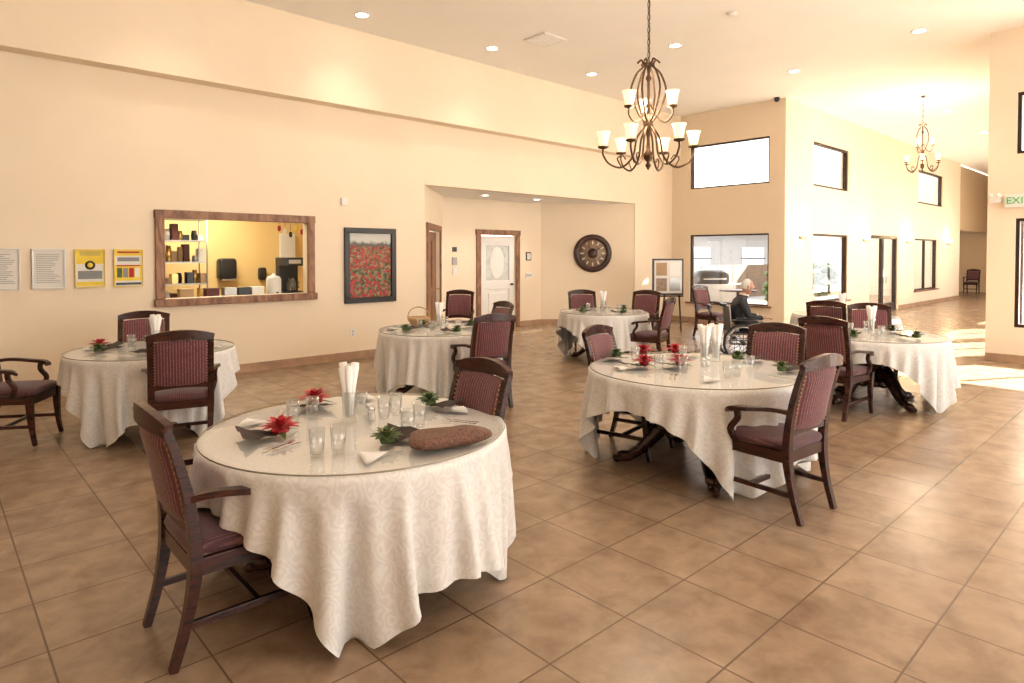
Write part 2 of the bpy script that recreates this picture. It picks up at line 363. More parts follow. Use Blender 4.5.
b.box((.09,.05,1.06),(.17,.045,2.1),whiteM); b.box((W-.07,.05,1.06),(.17,.045,2.1),whiteM); b.box((W/2,.05,.14),(.72,.045,.27),whiteM); b.box((W/2,.05,2.0),(.72,.045,.22),whiteM); b.box((W/2,.05,1.0),(.72,.045,.2),whiteM)
b.box((W/2,.055,.6),(.72,.02,.7),whiteM); b.box((W/2,.045,.58),(.52,.03,.46),whiteM)
b.box((W/2,.055,1.5),(.72,.008,.95),etched)
b.lathe([(.2,-.004),(.22,0),(.2,.004)],(0,0,0),whiteM,28,M=Matrix.Translation((W/2,.045,1.5))@Matrix.Rotation(math.pi/2,4,'X'),sy=1.7)
b.tube([(W-.07,.02,1.0),(W-.07,-.04,1.0),(W-.2,-.05,1.0)],.012,bronze); b.lathe([(.03,0),(.03,.02)],(0,0,0),bronze,16,M=Matrix.Translation((W-.07,.03,1.0))@Matrix.Rotation(math.pi/2,4,'X'))
b.obj('door_2',(9.15,NB,0),bevel=.006)
o0=(6.51+.35*n45,WY+.02+.35*n45)
b=MB(); casing(b,0,1.4,2.15); b.obj('trim_door_casing_angled',(o0[0],o0[1],0),math.pi/4,bevel=.006)
b=MB(); b.box((.7,.08,1.07),(1.38,.045,2.13),brown)
for z,h in((.55,.7),(1.5,.9)):
    for x in(.38,1.02): b.box((x,.05,z),(.45,.02,h),brown)
b.tube([(1.3,.05,1.0),(1.3,-.02,1.0),(1.18,-.03,1.0)],.012,brass); b.obj('door_3',(o0[0],o0[1],0),math.pi/4,bevel=.005)
# ---------------------------------------------------------------- wall items
def framed(name,x0,x1,z0,z1,fw,fm,inner,plane_y=WY,th=.03,matw=0):
    b=MB(); cx=(x0+x1)/2;cz=(z0+z1)/2;w=x1-x0;h=z1-z0
    b.box((0,-th/2,h/2-fw/2),(w,th,fw),fm); b.box((0,-th/2,-h/2+fw/2),(w,th,fw),fm)
    b.box((-w/2+fw/2,-th/2,0),(fw,th,h-2*fw),fm); b.box((w/2-fw/2,-th/2,0),(fw,th,h-2*fw),fm)
    b.box((0,-.008,0),(w-2*fw,.012,h-2*fw),inner)
    return b,(cx,plane_y-.002,cz)
for i,(x0,x1,kind) in enumerate([(.5,.835,0),(.947,1.267,0),(1.367,1.68,1),(1.776,2.10,2)]):
    b,l=framed('p',x0,x1,1.28,1.75,.008,ctop if kind==0 else yellow,paper); w=x1-x0
    if kind==0:
        for q in range(16):
            ww=(w-.08)*random.uniform(.6,1); b.box((-(w-.08-ww)/2,-.0155,.17-q*.022),(ww,.002,.006),ink)
    elif kind==1:
        b.box((0,-.0155,.14),(w-.03,.002,.17),yellow); b.lathe([(.055,0),(.055,.002),(0,.002)],(0,0,0),blackM,20,M=Matrix.Translation((0,-.017,.04))@Matrix.Rotation(math.pi/2,4,'X')); b.lathe([(.03,0),(.03,.004),(0,.004)],(0,0,0),yellow,20,M=Matrix.Translation((0,-.017,.04))@Matrix.Rotation(math.pi/2,4,'X'))
        b.box((0,-.0155,-.08),(w-.06,.002,.1),ink); b.box((0,-.0155,-.19),(w-.03,.002,.05),yellow)
        for q in range(5): b.box((0,-.017,.21-q*.012),(w-.1,.001,.004),ink)
    else:
        b.box((0,-.0155,.19),(w-.03,.002,.07),yellow); b.box((0,-.0165,.11),(w-.08,.002,.05),ink); b.box((0,-.0155,-.06),(w-.03,.002,.20),yellow)
        for q in range(4): b.box((-.1+q*.066,-.0175,-.06),(.055,.002,.12),[greenM,ink,redM,paper][q])
        b.box((0,-.0155,-.20),(w-.04,.002,.03),blackM); b.box((0,-.0175,.2),(w-.08,.002,.02),redM); b.box((0,-.0175,.03),(w-.06,.002,.015),redM)
    b.obj('wall_poster',l)
def poppymat():
    m=bpy.data.materials.new('poppy_painting'); nt,N,L=nodes(m); b=N['Principled BSDF']; b.inputs['Roughness'].default_value=.5
    tc=N.new('ShaderNodeTexCoord'); sp=N.new('ShaderNodeSeparateXYZ'); L.new(tc.outputs['Object'],sp.inputs[0])
    def dots(scale,th):
        mp=N.new('ShaderNodeMapping'); mp.inputs['Scale'].default_value=(1,1,1.5); L.new(tc.outputs['Object'],mp.inputs['Vector'])
        vo=N.new('ShaderNodeTexVoronoi'); vo.inputs['Scale'].default_value=scale; L.new(mp.outputs['Vector'],vo.inputs['Vector'])
        ls=N.new('ShaderNodeMath'); ls.operation='LESS_THAN'; ls.inputs[1].default_value=th; L.new(vo.outputs['Distance'],ls.inputs[0]); return ls,vo
    la,va=dots(14,.46); lb,vb=dots(26,.50)
    hi=N.new('ShaderNodeMath'); hi.operation='GREATER_THAN'; hi.inputs[1].default_value=.02; L.new(sp.outputs['Z'],hi.inputs[0])
    md=N.new('ShaderNodeMix'); md.data_type='FLOAT'; L.new(hi.outputs[0],md.inputs['Factor']); L.new(la.outputs[0],md.inputs['A']); L.new(lb.outputs[0],md.inputs['B'])
    no=N.new('ShaderNodeTexNoise'); no.inputs['Scale'].default_value=16; no.inputs['Detail'].default_value=6; L.new(tc.outputs['Object'],no.inputs['Vector'])
    g=N.new('ShaderNodeValToRGB'); g.color_ramp.elements[0].color=(.03,.05,.015,1); g.color_ramp.elements[1].color=(.35,.28,.12,1); g.color_ramp.elements[0].position=.38; g.color_ramp.elements[1].position=.66; L.new(no.outputs['Fac'],g.inputs['Fac'])
    n3=N.new('ShaderNodeTexNoise'); n3.inputs['Scale'].default_value=40; L.new(tc.outputs['Object'],n3.inputs['Vector'])
    rd=N.new('ShaderNodeValToRGB'); rd.color_ramp.elements[0].color=(.24,.008,.01,1); rd.color_ramp.elements[1].color=(.56,.04,.04,1); rd.color_ramp.elements[0].position=.4; rd.color_ramp.elements[1].position=.6; L.new(n3.outputs['Fac'],rd.inputs['Fac'])
    mx=N.new('ShaderNodeMix'); mx.data_type='RGBA'; L.new(md.outputs['Result'],mx.inputs['Factor']); L.new(g.outputs['Color'],mx.inputs['A']); L.new(rd.outputs['Color'],mx.inputs['B'])
    sk=N.new('ShaderNodeMath'); sk.operation='MULTIPLY_ADD'; sk.inputs[1].default_value=.12; L.new(no.outputs['Fac'],sk.inputs[0]); L.new(sp.outputs['Z'],sk.inputs[2])
    c2=N.new('ShaderNodeValToRGB'); e=c2.color_ramp.elements; e[0].position=.36; e[0].color=(0,0,0,1); e[1].position=.39; e[1].color=(1,1,1,1); L.new(sk.outputs[0],c2.inputs['Fac'])
    sc=N.new('ShaderNodeValToRGB'); sc.color_ramp.elements[0].color=(.10,.10,.08,1); sc.color_ramp.elements[1].color=(.60,.60,.55,1); sc.color_ramp.elements[0].position=.41;sc.color_ramp.elements[1].position=.46; L.new(sk.outputs[0],sc.inputs['Fac'])
    m2=N.new('ShaderNodeMix'); m2.data_type='RGBA'; L.new(c2.outputs['Color'],m2.inputs['Factor']); L.new(mx.outputs['Result'],m2.inputs['A']); L.new(sc.outputs['Color'],m2.inputs['B'])
    L.new(m2.outputs['Result'],b.inputs['Base Color']); return m
b,l=framed('p',4.95,5.90,.9,2.12,.085,mat('black_frame',(.02,.017,.015),.3),poppymat(),th=.05); b.obj('poppy_painting',l,bevel=.006)
b=MB(); b.box((0,-.02,0),(.1,.04,.12),whiteM); b.obj('wall_sensor',(4.95,WY,2.53),bevel=.006)
b=MB(); b.box((0,-.005,0),(.08,.01,.12),whiteM); b.box((0,-.012,.025),(.03,.004,.03),ctop); b.box((0,-.012,-.025),(.03,.004,.03),ctop); b.obj('wall_outlet',(5.1,WY,.42))
b=MB(); b.box((0,-.015,0),(.12,.03,.16),mat('panel_grey',(.35,.33,.3),.4)); b.box((0,-.015,.25),(.1,.03,.1),blackM); b.box((0,-.015,-.22),(.1,.02,.14),whiteM); b.obj('wall_control_panel',(8.4,NB,1.55))
b=MB(); b.box((0,-.01,0),(.2,.02,.13),whiteM); 
for q in(-.06,0,.06): b.box((q,-.024,0),(.03,.01,.06),ctop)
b.obj('light_switch',(10.62,NB,1.2))
b=MB(); b.box((0,-.01,0),(.16,.02,.2),bronze); b.box((0,-.022,0),(.12,.004,.15),paper); b.obj('door_sign',(10.62,NB,1.65))
b=MB(); RX=Matrix.Rotation(math.pi/2,4,'X')
b.lathe([(.46,0),(.46,.02),(.43,.05),(.36,.06),(.33,.035),(.33,.02)],(0,0,0),bronzeclk,40,M=RX)
b.lathe([(.34,.015),(.34,.022),(0,.022)],(0,0,0),clkface,40,M=RX)
b.lathe([(.12,.022),(.12,.03),(.0,.03)],(0,0,0),bronzeclk,24,M=RX)
for q in range(12):
    a=q*math.pi/6; b.box((0,0,0),(.03,.006,.08),paper,M=Matrix.Rotation(a,4,'Y')@Matrix.Translation((0,-.027,.26)))
b.box((0,0,0),(.02,.006,.2),blackM,M=Matrix.Rotation(.9,4,'Y')@Matrix.Translation((0,-.035,.1))); b.box((0,0,0),(.014,.006,.28),blackM,M=Matrix.Rotation(-.5,4,'Y')@Matrix.Translation((0,-.04,.14)))
b.obj('wall_clock',(11.93,10.01,1.72),-math.pi/4)
b=MB(); b.box((0,0,1.2),(.7,.03,.8),mat('black_frame2',(.03,.02,.02),.4)); b.box((0,-.02,1.2),(.62,.01,.72),paper)
for i in(-1,1):
    for j in(-1,1): b.box((i*.15,-.028,1.2+j*.17),(.24,.006,.28),[clkface,tan,ctop,whiteM][(i+1)+(j+1)//2])
for x in(-.25,.25): b.bar([(x*.9,0.03,1.5),(x*1.2,-.02,0)],.03,.03,wood,up=(0,1,0))
b.bar([(0,.04,1.5),(0,.40,0)],.03,.03,wood); b.box((0,-.04,.78),(.66,.07,.03),wood)
x,y=C(3.42,14.0); b.obj('easel_notice_board',(x,y,0),ang(-.1,1))
b=MB(); b.box((0,0,0),(.34,.04,.2),whiteM); b.box((0,.025,.0),(.3,.02,.16),whiteM); es=b.obj('exit_sign',(CX-.05,1.93,2.52),-math.pi/2,bevel=.005)
tx=bpy.data.curves.new('exit_text','FONT'); tx.body='EXIT'; tx.size=.15; tx.extrude=.003; tx.align_x='CENTER'; tx.align_y='CENTER'
to=bpy.data.objects.new('exit_lettering',tx); coll.objects.link(to); to.data.materials.append(mat('exit_green',(.05,.5,.15),.5)); to.parent=es; to.location=(0,-.024,0); to.rotation_euler=(math.pi/2,0,0)
b=MB(); b.box((0,-.04,0),(.14,.08,.1),whiteM); b.sup((-.05,-.1,.06),(.035,.03,.035),whiteM,1); b.sup((.05,-.1,.06),(.035,.03,.035),whiteM,1); b.obj('emergency_light',(CX,2.22,2.55),-math.pi/2)
def sconce(x):
    b=MB(); b.lathe([(.05,0),(.05,.02),(0,.02)],(0,0,0),iron,16,M=RX)
    for s in(-1,1):
        b.tube(smoothpath([(0,-.02,0),(s*.06,-.07,-.06),(s*.12,-.1,-.04),(s*.12,-.1,.02)]),.008,iron,6)
        b.lathe([(.02,0),(.045,.02),(.05,.06),(.07,.13)],(s*.12,-.1,.02),sconM,16)
    b.obj('wall_sconce',(x,WB,2.1))
    l=bpy.data.lights.new('sconce_bulb','POINT'); l.energy=20; l.color=(1,.66,.32); l.shadow_soft_size=.08; o=bpy.data.objects.new('sconce_bulb',l); coll.objects.link(o); o.location=(x,WB-.14,2.3)
for x in(15.0,19.1,22.9,27.6): sconce(x)
def downlight(x,y,z=CH,e=75,r=.09):
    b=MB(); b.lathe([(r+.03,0),(r+.03,-.008),(r,-.008),(r,0)],(0,0,0),whiteM,24); b.lathe([(r,-.003),(0,-.0031)],(0,0,0),bulbM,24); b.obj('ceiling_downlight',(x,y,z-.001))
    l=bpy.data.lights.new('downlight_lamp','SPOT'); l.energy=e; l.color=(1,.90,.75); l.spot_size=math.radians(110); l.spot_blend=.9; l.shadow_soft_size=.1
    o=bpy.data.objects.new('downlight_lamp',l); coll.objects.link(o); o.location=(x,y,z-.03)
for la,de in [(-2.2,9.44),(-.34,10.95),(1.55,12.5),(2.74,10.8),(5.4,12.3),(6.4,10.1),(-3.9,7.6),(-1.5,6),(1.5,7.2),(4,7.5),(-.5,2.5),(3,3.5),(-3.5,3)]:  # last seven are unseen lamps, added above and behind to light the room
    x,y=C(la,de); downlight(x,y,e=45 if la<-2 or de>10.5 else 75)
for x,y in[(18.5,4.3),(22.5,4.3),(26.5,4.3)]: downlight(x,y,e=70)
for x in (8.6,10.1): downlight(x,10.1,NH,60,.07)
x,y=C(.54,10.5); b=MB(); b.box((0,0,-.01),(.5,.5,.02),whiteM)
for q in range(7): b.box((0,-.2+q*.066,-.023),(.42,.03,.01),whiteM)
b.obj('ceiling_vent',(x,y,CH))
x,y=C(3.2,9.36); b=MB(); b.lathe([(.07,0),(.07,-.03),(.04,-.045),(0,-.045)],(0,0,0),whiteM,20); b.obj('smoke_detector',(x,y,CH))
b=MB(); b.lathe([(.06,0),(.06,-.05),(.04,-.09),(0,-.1)],(0,0,0),blackM,20); b.obj('ceiling_camera',(WX-.15,6.5,CH-.002))
b,l=framed('p',-.35,.35,-.55,.55,.08,mat('black_frame',(.02,.017,.015),.3),paper); b.box((0,-.016,0),(.35,.003,.7),clkface); b.obj('hall_picture',(34.99,8.55,1.65),-math.pi/2)
# exterior
b=MB(); b.box((38,21,-.16),(46.6,28.6,.3),patioM); b.obj('patio_ground')
b=MB(); b.box((23.85,-13.4,-.14),(22,30.9,.3),bounceM); b.obj('bounce_ground')  # unseen pale ground, added to bounce sun up onto the ceiling
b=MB(); b.box((0,0,1.4),(10,6,2.8),houseM)
b.add([(-5.4,-3.4,2.8),(5.4,-3.4,2.8),(5.4,3.4,2.8),(-5.4,3.4,2.8),(-5,0,4.3),(5,0,4.3)],[(0,1,5,4),(1,2,5),(2,3,4,5),(3,0,4),(3,2,1,0)],roofM)
for x in(-3,0,3): b.box((x,-3.02,1.5),(1.2,.06,1.2),whiteM); b.box((x,-3.04,1.5),(1.35,.03,.06),blackM)
b.obj('neighbour_house',(32,20.5,0),-math.pi/5)
b=MB(); b.box((0,0,.45),(1.3,.6,.7),ctop); b.sup((0,0,.95),(.5,.3,.28),blackM,.4); b.box((-.8,0,.8),(.35,.5,.03),chrome); b.box((.8,0,.8),(.35,.5,.03),chrome); b.tube([(-.35,-.33,.95),(.35,-.33,.95)],.015,chrome)
for x in(-.55,.55):
    for yy in(-.22,.22): b.lathe([(.05,-.0),(.05,.1)],(x,yy,0),rubber,12)
b.obj('barbecue_grill',(17.6,10.1,.01),-.7,bevel=.01)
b=MB()
b.lathe([(.5,.70),(.5,.73),(0,.73)],(0,0,0),bronze,28); b.tube([(0,0,0),(0,0,.7)],.03,bronze); b.lathe([(.25,0),(.2,.03)],(0,0,0),bronze,20); b.obj('patio_table',(16.4,8.6,-.01))
fenM=mat('fence_cedar',(.20,.15,.11),.9,var=.2)
b=MB()
for q in range(12): b.box((q*1.0,0,.64),(.96,.03,1.3),fenM)
b.box((5.5,.04,.4),(12,.05,.1),fenM); b.obj('patio_fence',(17,13.2,.0),-.1)
def bush(x,y,r,h):
    b=MB(); b.tube([(0,0,-.02),(0,0,h*.5)],.04,brown,6)
    for q in range(60):
        a=random.uniform(0,6.28); t=random.random(); rr=r*math.sqrt(random.random())*(.6+.4*math.sin(t*3.1)); z=.15+h*t
        b.sup((rr*math.cos(a),rr*math.sin(a),z),(.13,.13,.10),greenM,.9,nu=8,nv=6)
    b.obj('patio_shrub',(x,y,.0))
bush(18.9,11.9,.5,1.1); bush(20.4,9.3,.45,1.1); bush(24.5,9.5,.5,1.2)

# ---------------------------------------------------------------- chair
def chair_mesh():
    b=MB()
    for s in(-1,1):
        p=smoothpath([(s*.215,-.31,0),(s*.22,-.255,.2),(s*.225,-.225,.42),(s*.228,-.245,.66),(s*.232,-.29,.86),(s*.235,-.335,1.0)],4)
        b.bar(p,lerpl([.032,.038,.05,.042,.036,.030],4),lerpl([.038,.042,.055,.046,.038,.034],4),wood,up=(1,0,0))
        p=smoothpath([(s*.235,.285,0),(s*.232,.262,.12),(s*.235,.25,.28),(s*.24,.245,.45)],4)
        b.bar(p,lerpl([.030,.034,.046,.056],4),lerpl([.030,.034,.046,.056],4),wood,up=(1,0,0))
        p=smoothpath([(s*.228,-.26,.69),(s*.26,-.14,.70),(s*.285,.02,.68),(s*.282,.13,.665),(s*.268,.17,.635)],4)
        b.bar(p,lerpl([.035,.042,.055,.058,.05],4),lerpl([.03,.028,.028,.03,.02],4),wood,up=(0,0,1))
        p=smoothpath([(s*.25,.12,.44),(s*.272,.15,.52),(s*.268,.10,.60),(s*.28,.10,.66)],4)
        b.bar(p,.034,.034,wood,up=(1,0,0))
        b.box((s*.235,.01,.405),(.032,.44,.07),wood)
        b.box((s*.226,0,.17),(.022,.5,.03),wood)
    b.box((0,0.03,.17),(.44,.022,.03),wood)
    b.box((0,.245,.40),(.42,.032,.08),wood); b.box((0,-.225,.405),(.42,.032,.07),wood)
    b.sup((0,.015,.465),(.25,.262,.042),seatfab,.25,.6,nu=36,nv=10,fn=lambda x,y,z:(x*(1+.06*y/.26),y,z+.012*(1-(x/.25)**2)*(1 if z>0 else 0)))
    def yb(z): 
        t=(z-.42); return -.222-.02*t-.30*t*t*.95+.0
    def arc(z,c): return [(x,yb(z)-c*(1-(x/.235)**2),z+.02*(1-(x/.235)**2)) for x in [-.235+.047*i for i in range(11)]]
    p=[(x,yb(.985)-.035*(1-(x/.25)**2),.985+.028*(1-(x/.25)**2)) for x in [-.25+.05*i for i in range(11)]]
    b.bar(p,.036,[.055+.03*(1-(q[0]/.25)**2) for q in p],wood,up=(0,0,1))
    p=arc(.56,.02); b.bar(p,.03,.05,wood,up=(0,0,1))
    nx,nz=12,8
    for sgn,mt in((1,fab),(-1,fab)):
        vs=[];fs=[]
        for j in range(nz+1):
            for i in range(nx+1):
                u=i/nx*2-1; v=j/nz; z=.575+.375*v; x=u*.207
                puff=.024*(max(0,1-u**6)*max(0,1-(2*v-1)**6))**.5
                vs.append((x,yb(z)-.03*(1-u*u)+sgn*(.008+puff),z+.015*(1-u*u)*v))
        for j in range(nz):
            for i in range(nx):
                q=(j*(nx+1)+i,j*(nx+1)+i+1,(j+1)*(nx+1)+i+1,(j+1)*(nx+1)+i); fs.append(q if sgn<0 else q[::-1])
        b.add(vs,fs,mt,True)
    for s in(-1,1):
        b.bar([(s*.212,yb(z),z) for z in (.57,.7,.83,.96)],.02,.03,wood,up=(1,0,0))
    for sg in(-1,1):
        for i in range(14):
            z=.59+i*.026
            for s in(-1,1): b.sup((s*.200,yb(z)+sg*.018-.002,z),(.005,.005,.005),brass,1,nu=6,nv=4)
    return b.mesh('dining_chair')
CHM=chair_mesh()
def chair(la,de,fl_,fd,name='dining_chair'):
    x,y=C(la,de); return place(name,CHM,(x,y,0),ang(fl_,fd),bevel=.004)
for a in [(-1.28,2.90,.74,.67),(-.42,3.62,-.75,-.66),(1.77,4.30,-.62,.79),(1.03,5.5,.8,-.6),(2.25,5.62,-.6,-.8),(3.45,6.75,.78,.62),(4.55,8.05,-.4,-.92),
          (4.55,9.1,.6,.8),(4.1,13.0,.6,-.8),(2.1,9.75,-.85,.5),(2.25,11.15,-.5,-.85),(1.3,11.25,.1,-1),
          (-.35,7.15,-.5,.85),(-.40,8.5,-.85,-.5),(-.97,11.2,-.1,-1),(-3.98,6.85,.45,-.9),(-2.92,5.62,-.45,.9),(-4.52,5.75,.97,.2)]:
    chair(*a)
place('dining_chair',CHM,(34.2,6.9,0),math.pi/2,bevel=.004)
# ---------------------------------------------------------------- tables + cloth
def table_mesh(Rt):
    b=MB()
    b.lathe([(0,.715),(Rt-.02,.715),(Rt-.005,.725),(Rt-.005,.745),(Rt-.02,.75),(0,.75)],(0,0,0),wood,64)
    b.lathe([(.3,.69),(.3,.715)],(0,0,0),wood,32)
    b.lathe([(.10,.18),(.13,.20),(.13,.24),(.09,.27),(.07,.31),(.10,.38),(.13,.45),(.12,.52),(.075,.58),(.065,.62),(.10,.66),(.14,.69)],(0,0,0),wood,28)
    for q in range(4):
        M=Matrix.Rotation(q*math.pi/2+math.pi/4,4,'Z')
        p=smoothpath([(.07,0,.30),(.17,0,.34),(.28,0,.24),(.38,0,.12),(.47,0,.055),(.53,0,.045)],5)
        b.sweep([Vector(x) for x in p],[[(-w,-h),(w,-h),(w*1.1,0),(w,h),(-w,h),(-w*1.1,0)] for w,h in zip(lerpl([.035,.04,.036,.03,.028,.022],5),lerpl([.07,.06,.05,.038,.032,.018],5))],wood,True,(0,0,1),False,M)
        b.sup((.52,0,.042),(.065,.045,.042),wood,.8,nu=14,nv=8,M=M)
        for t in(-1,0,1): b.sup((.575,t*.028,.022),(.03,.014,.022),wood,.9,nu=8,nv=6,M=M)
        p=smoothpath([(.06,0,.24),(.12,0,.19),(.19,0,.20),(.21,0,.25)],4); b.tube([tuple(x) for x in p],.014,wood,6,M=M)
    return b.mesh('dining_table')
def sim_cloth(hx,hy,Rt,frames=85):
    nx,ny=int(hx*2/.028),int(hy*2/.028)
    vs=[];uv=[]
    for j in range(ny+1):
        for i in range(nx+1):
            x=-hx+2*hx*i/nx; y=-hy+2*hy*j/ny
            r=math.hypot(x,y); a=math.atan2(y,x); vs.append((x,y,.7575+((.02*math.sin(9*a+1)+.015*math.sin(14*a))*min(1,(r-Rt)/.3) if r>Rt else 0))); uv.append((x,y))
    fs=[(j*(nx+1)+i,j*(nx+1)+i+1,(j+1)*(nx+1)+i+1,(j+1)*(nx+1)+i) for j in range(ny) for i in range(nx)]
    me=bpy.data.meshes.new('clothsim'); me.from_pydata(vs,[],fs)
    ul=me.uv_layers.new(name='UVMap')
    for lp in me.loops: ul.data[lp.index].uv=uv[lp.vertex_index]
    o=bpy.data.objects.new('clothsim',me); coll.objects.link(o)
    vg=o.vertex_groups.new(name='pin'); vg.add([i for i,v in enumerate(vs) if math.hypot(v[0],v[1])<Rt-.05],1,'REPLACE')
    fr=o.vertex_groups.new(name='free'); fr.add([i for i,v in enumerate(vs) if math.hypot(v[0],v[1])>Rt+.03],1,'REPLACE')
    b=MB(); b.lathe([(0,.65),(Rt-.006,.65),(Rt,.66),(Rt,.74),(Rt-.006,.75),(0,.75)],(0,0,0),wood,64); co=b.obj('coll')
    cm=co.modifiers.new('c','COLLISION'); co.collision.thickness_outer=.004; co.collision.cloth_friction=20
    c=o.modifiers.new('Cloth','CLOTH'); st=c.settings; st.quality=8; st.mass=.3; st.air_damping=2
    st.tension_stiffness=25; st.compression_stiffness=25; st.shear_stiffness=4; st.bending_stiffness=1.3; st.bending_damping=2; st.vertex_group_mass='pin'
    c.collision_settings.collision_quality=3; c.collision_settings.distance_min=.004
    c.point_cache.frame_start=1; c.point_cache.frame_end=frames
    sm=o.modifiers.new('Smooth','SMOOTH'); sm.factor=.5; sm.iterations=4; sm.vertex_group='free'
    scene.frame_start=1; scene.frame_end=frames
    for f in range(1,frames+1): scene.frame_set(f)
    dg=bpy.context.evaluated_depsgraph_get(); m2=bpy.data.meshes.new_from_object(o.evaluated_get(dg))
    bpy.data.objects.remove(o); bpy.data.objects.remove(co)
    m2.name='tablecloth'; m2.materials.clear(); m2.materials.append(clothM)
    for v in m2.vertices:
        if v.co.z<.012: v.co.z=.012+.002*math.sin(v.co.x*40)
    for p in m2.polygons: p.use_smooth=True
    scene.frame_set(1)
    return m2
RT=.78
CLO=sim_cloth(1.32,1.01,RT)
TAB=table_mesh(RT)
b=MB(); b.lathe([(0,.008),(RT+.002,.008)][::-1],(0,0,0),glassmat('tabletop_glass',(.99,.99,.98),.05,.5,.02),72); b.lathe([(RT+.002,.0),(RT+.004,.004),(RT+.002,.008)],(0,0,0),edgeM,72)
keep=[i for i,f in enumerate(b.f) if len(f)<=10]
b.f,b.sm,b.m=[b.f[i] for i in keep],[b.sm[i] for i in keep],[b.m[i] for i in keep]
GL=b.mesh('glass_tabletop')
def table(la,de,rot,sc=1.0):
    x,y=C(la,de); base=math.atan2(R.y,R.x)
    for nm,me,z in(('dining_table',TAB,0),('tablecloth',CLO,.0),('glass_tabletop',GL,.763)):
        o=place(nm,me,(x,y,z),base+rot); o.scale=(sc,sc,1)
    return x,y
d=math.radians
table(-.82,3.4,d(-42)); table(1.48,5.15,d(-48),1.08); table(-3.50,6.2,d(-60),.93); table(-.90,7.85,d(-110),.93); table(1.48,10.3,d(-70),.9); table(4.15,7.3,d(-30),.93); table(5.08,9.75,d(70),.93)
# ---------------------------------------------------------------- tableware
TZ=.772
def tumbler():
    b=MB(); b.lathe([(.0,.0),(.029,0),(.034,.05),(.037,.125),(.0345,.125),(.031,.05),(.027,.012),(0,.012)],(0,0,0),glassC,20); return b.mesh('drinking_glass')
TU=tumbler()
def napvase():
    b=MB(); b.lathe([(0,0),(.04,0),(.034,.03),(.04,.14),(.046,.17),(.043,.17),(.037,.14),(.03,.035),(0,.03)],(0,0,0),glassC,20)
    for q in range(7):
        a=q*2*math.pi/6; r=0 if q==6 else .018
        b.tube([(r*math.cos(a)*.6,r*math.sin(a)*.6,.032),(r*math.cos(a),r*math.sin(a),.16),(r*2.1*math.cos(a),r*2.1*math.sin(a),.30+.012*(q%3))],[.010,.016,.022],napW,10)
    return b.mesh('napkin_vase')
NV=napvase()
def petal(b,ln,w,a,tilt,m,z0=0,curl=.25):
    M=Matrix.Translation((0,0,z0))@Matrix.Rotation(a,4,'Z')@Matrix.Rotation(-tilt,4,'Y')
    vs=[];fs=[];n=6
    for i in range(n+1):
        t=i/n; ww=w*math.sin(math.pi*min(1,t*.93+.07))**.8; x=ln*t; z=-curl*ln*t*t
        vs+= [(x,-ww,z+.15*ww),(x,0,z-.1*ww),(x,ww,z+.15*ww)]
    for i in range(n):
        for j in range(2): k=i*3+j; fs.append((k,k+1,k+4,k+3))
    b.add(vs,fs,m,True,M)
def flower(m,nm,n1=9,l=.075,dark=napD,wd=1):
    b=MB()
    vs=[];fs=[];N=10
    for i in range(N+1):
        for j in range(5):
            u=i/N; v=j/4-.5; w=.035+.11*u; vs.append((-.02-.17*u,v*2*w,.006+.012*abs(math.sin(j*1.57+i*.5))*(.4+u)+.02*u))
    for i in range(N):
        for j in range(4): k=i*5+j; fs.append((k,k+1,k+6,k+5))
    b.add(vs,fs,dark,True)
    for q in range(n1): petal(b,l,.02*wd,q*2*math.pi/n1,.35,m,.035)
    for q in range(7): petal(b,l*.8,.018*wd,q*2*math.pi/7+.3,.8,m,.04)
    for q in range(5): petal(b,l*.55,.014*wd,q*2*math.pi/5+.1,1.2,m,.045)
    if m is redM:
        for q in range(3): petal(b,l*1.1,.016,q*2*math.pi/3+.5,.1,greenM,.02)
    else:
        for q in range(3): petal(b,l*.5,.012,q*2.1+.5,.9,brass,.05)
    b.tube([(.03,0,.025),(0.0,.03,.025),(-.03,0,.025),(0,-.03,.025)],.018,m,8,closed=True)
    return b.mesh(nm)
FR=flower(redM,'poinsettia_napkin_ring',9,.105,wd=1.1); FG=flower(greenM,'greenery_napkin_ring',9,.085,napD)
def shaker():
    b=MB(); b.lathe([(0,0),(.02,0),(.022,.02),(.017,.055),(.019,.06)],(0,0,0),glassC,14); b.lathe([(.0,.003),(.016,.003),(.014,.04),(0,.04)],(0,0,0),napW,12); b.lathe([(.02,.058),(.02,.07),(.012,.078),(0,.08)],(0,0,0),chrome,14); return b.mesh('salt_shaker')
SH=shaker()
def cutl():
    b=MB()
    for dx,k in((-.02,0),(.012,1)):
        b.bar([(dx,-.1,.003),(dx,-.02,.004),(dx,.04,.006)],[.014,.008,.006],.003,chrome,up=(0,0,1))
        if k==0: 
            b.bar([(dx,.04,.006),(dx,.055,.004),(dx,.1,.008)],[.008,.022,.02],.002,chrome,up=(0,0,1))
        else: b.bar([(dx,.04,.005),(dx,.1,.004),(dx,.12,.004)],[.012,.018,.004],.002,chrome,up=(0,0,1))
    return b.mesh('cutlery_set')
CU=cutl()
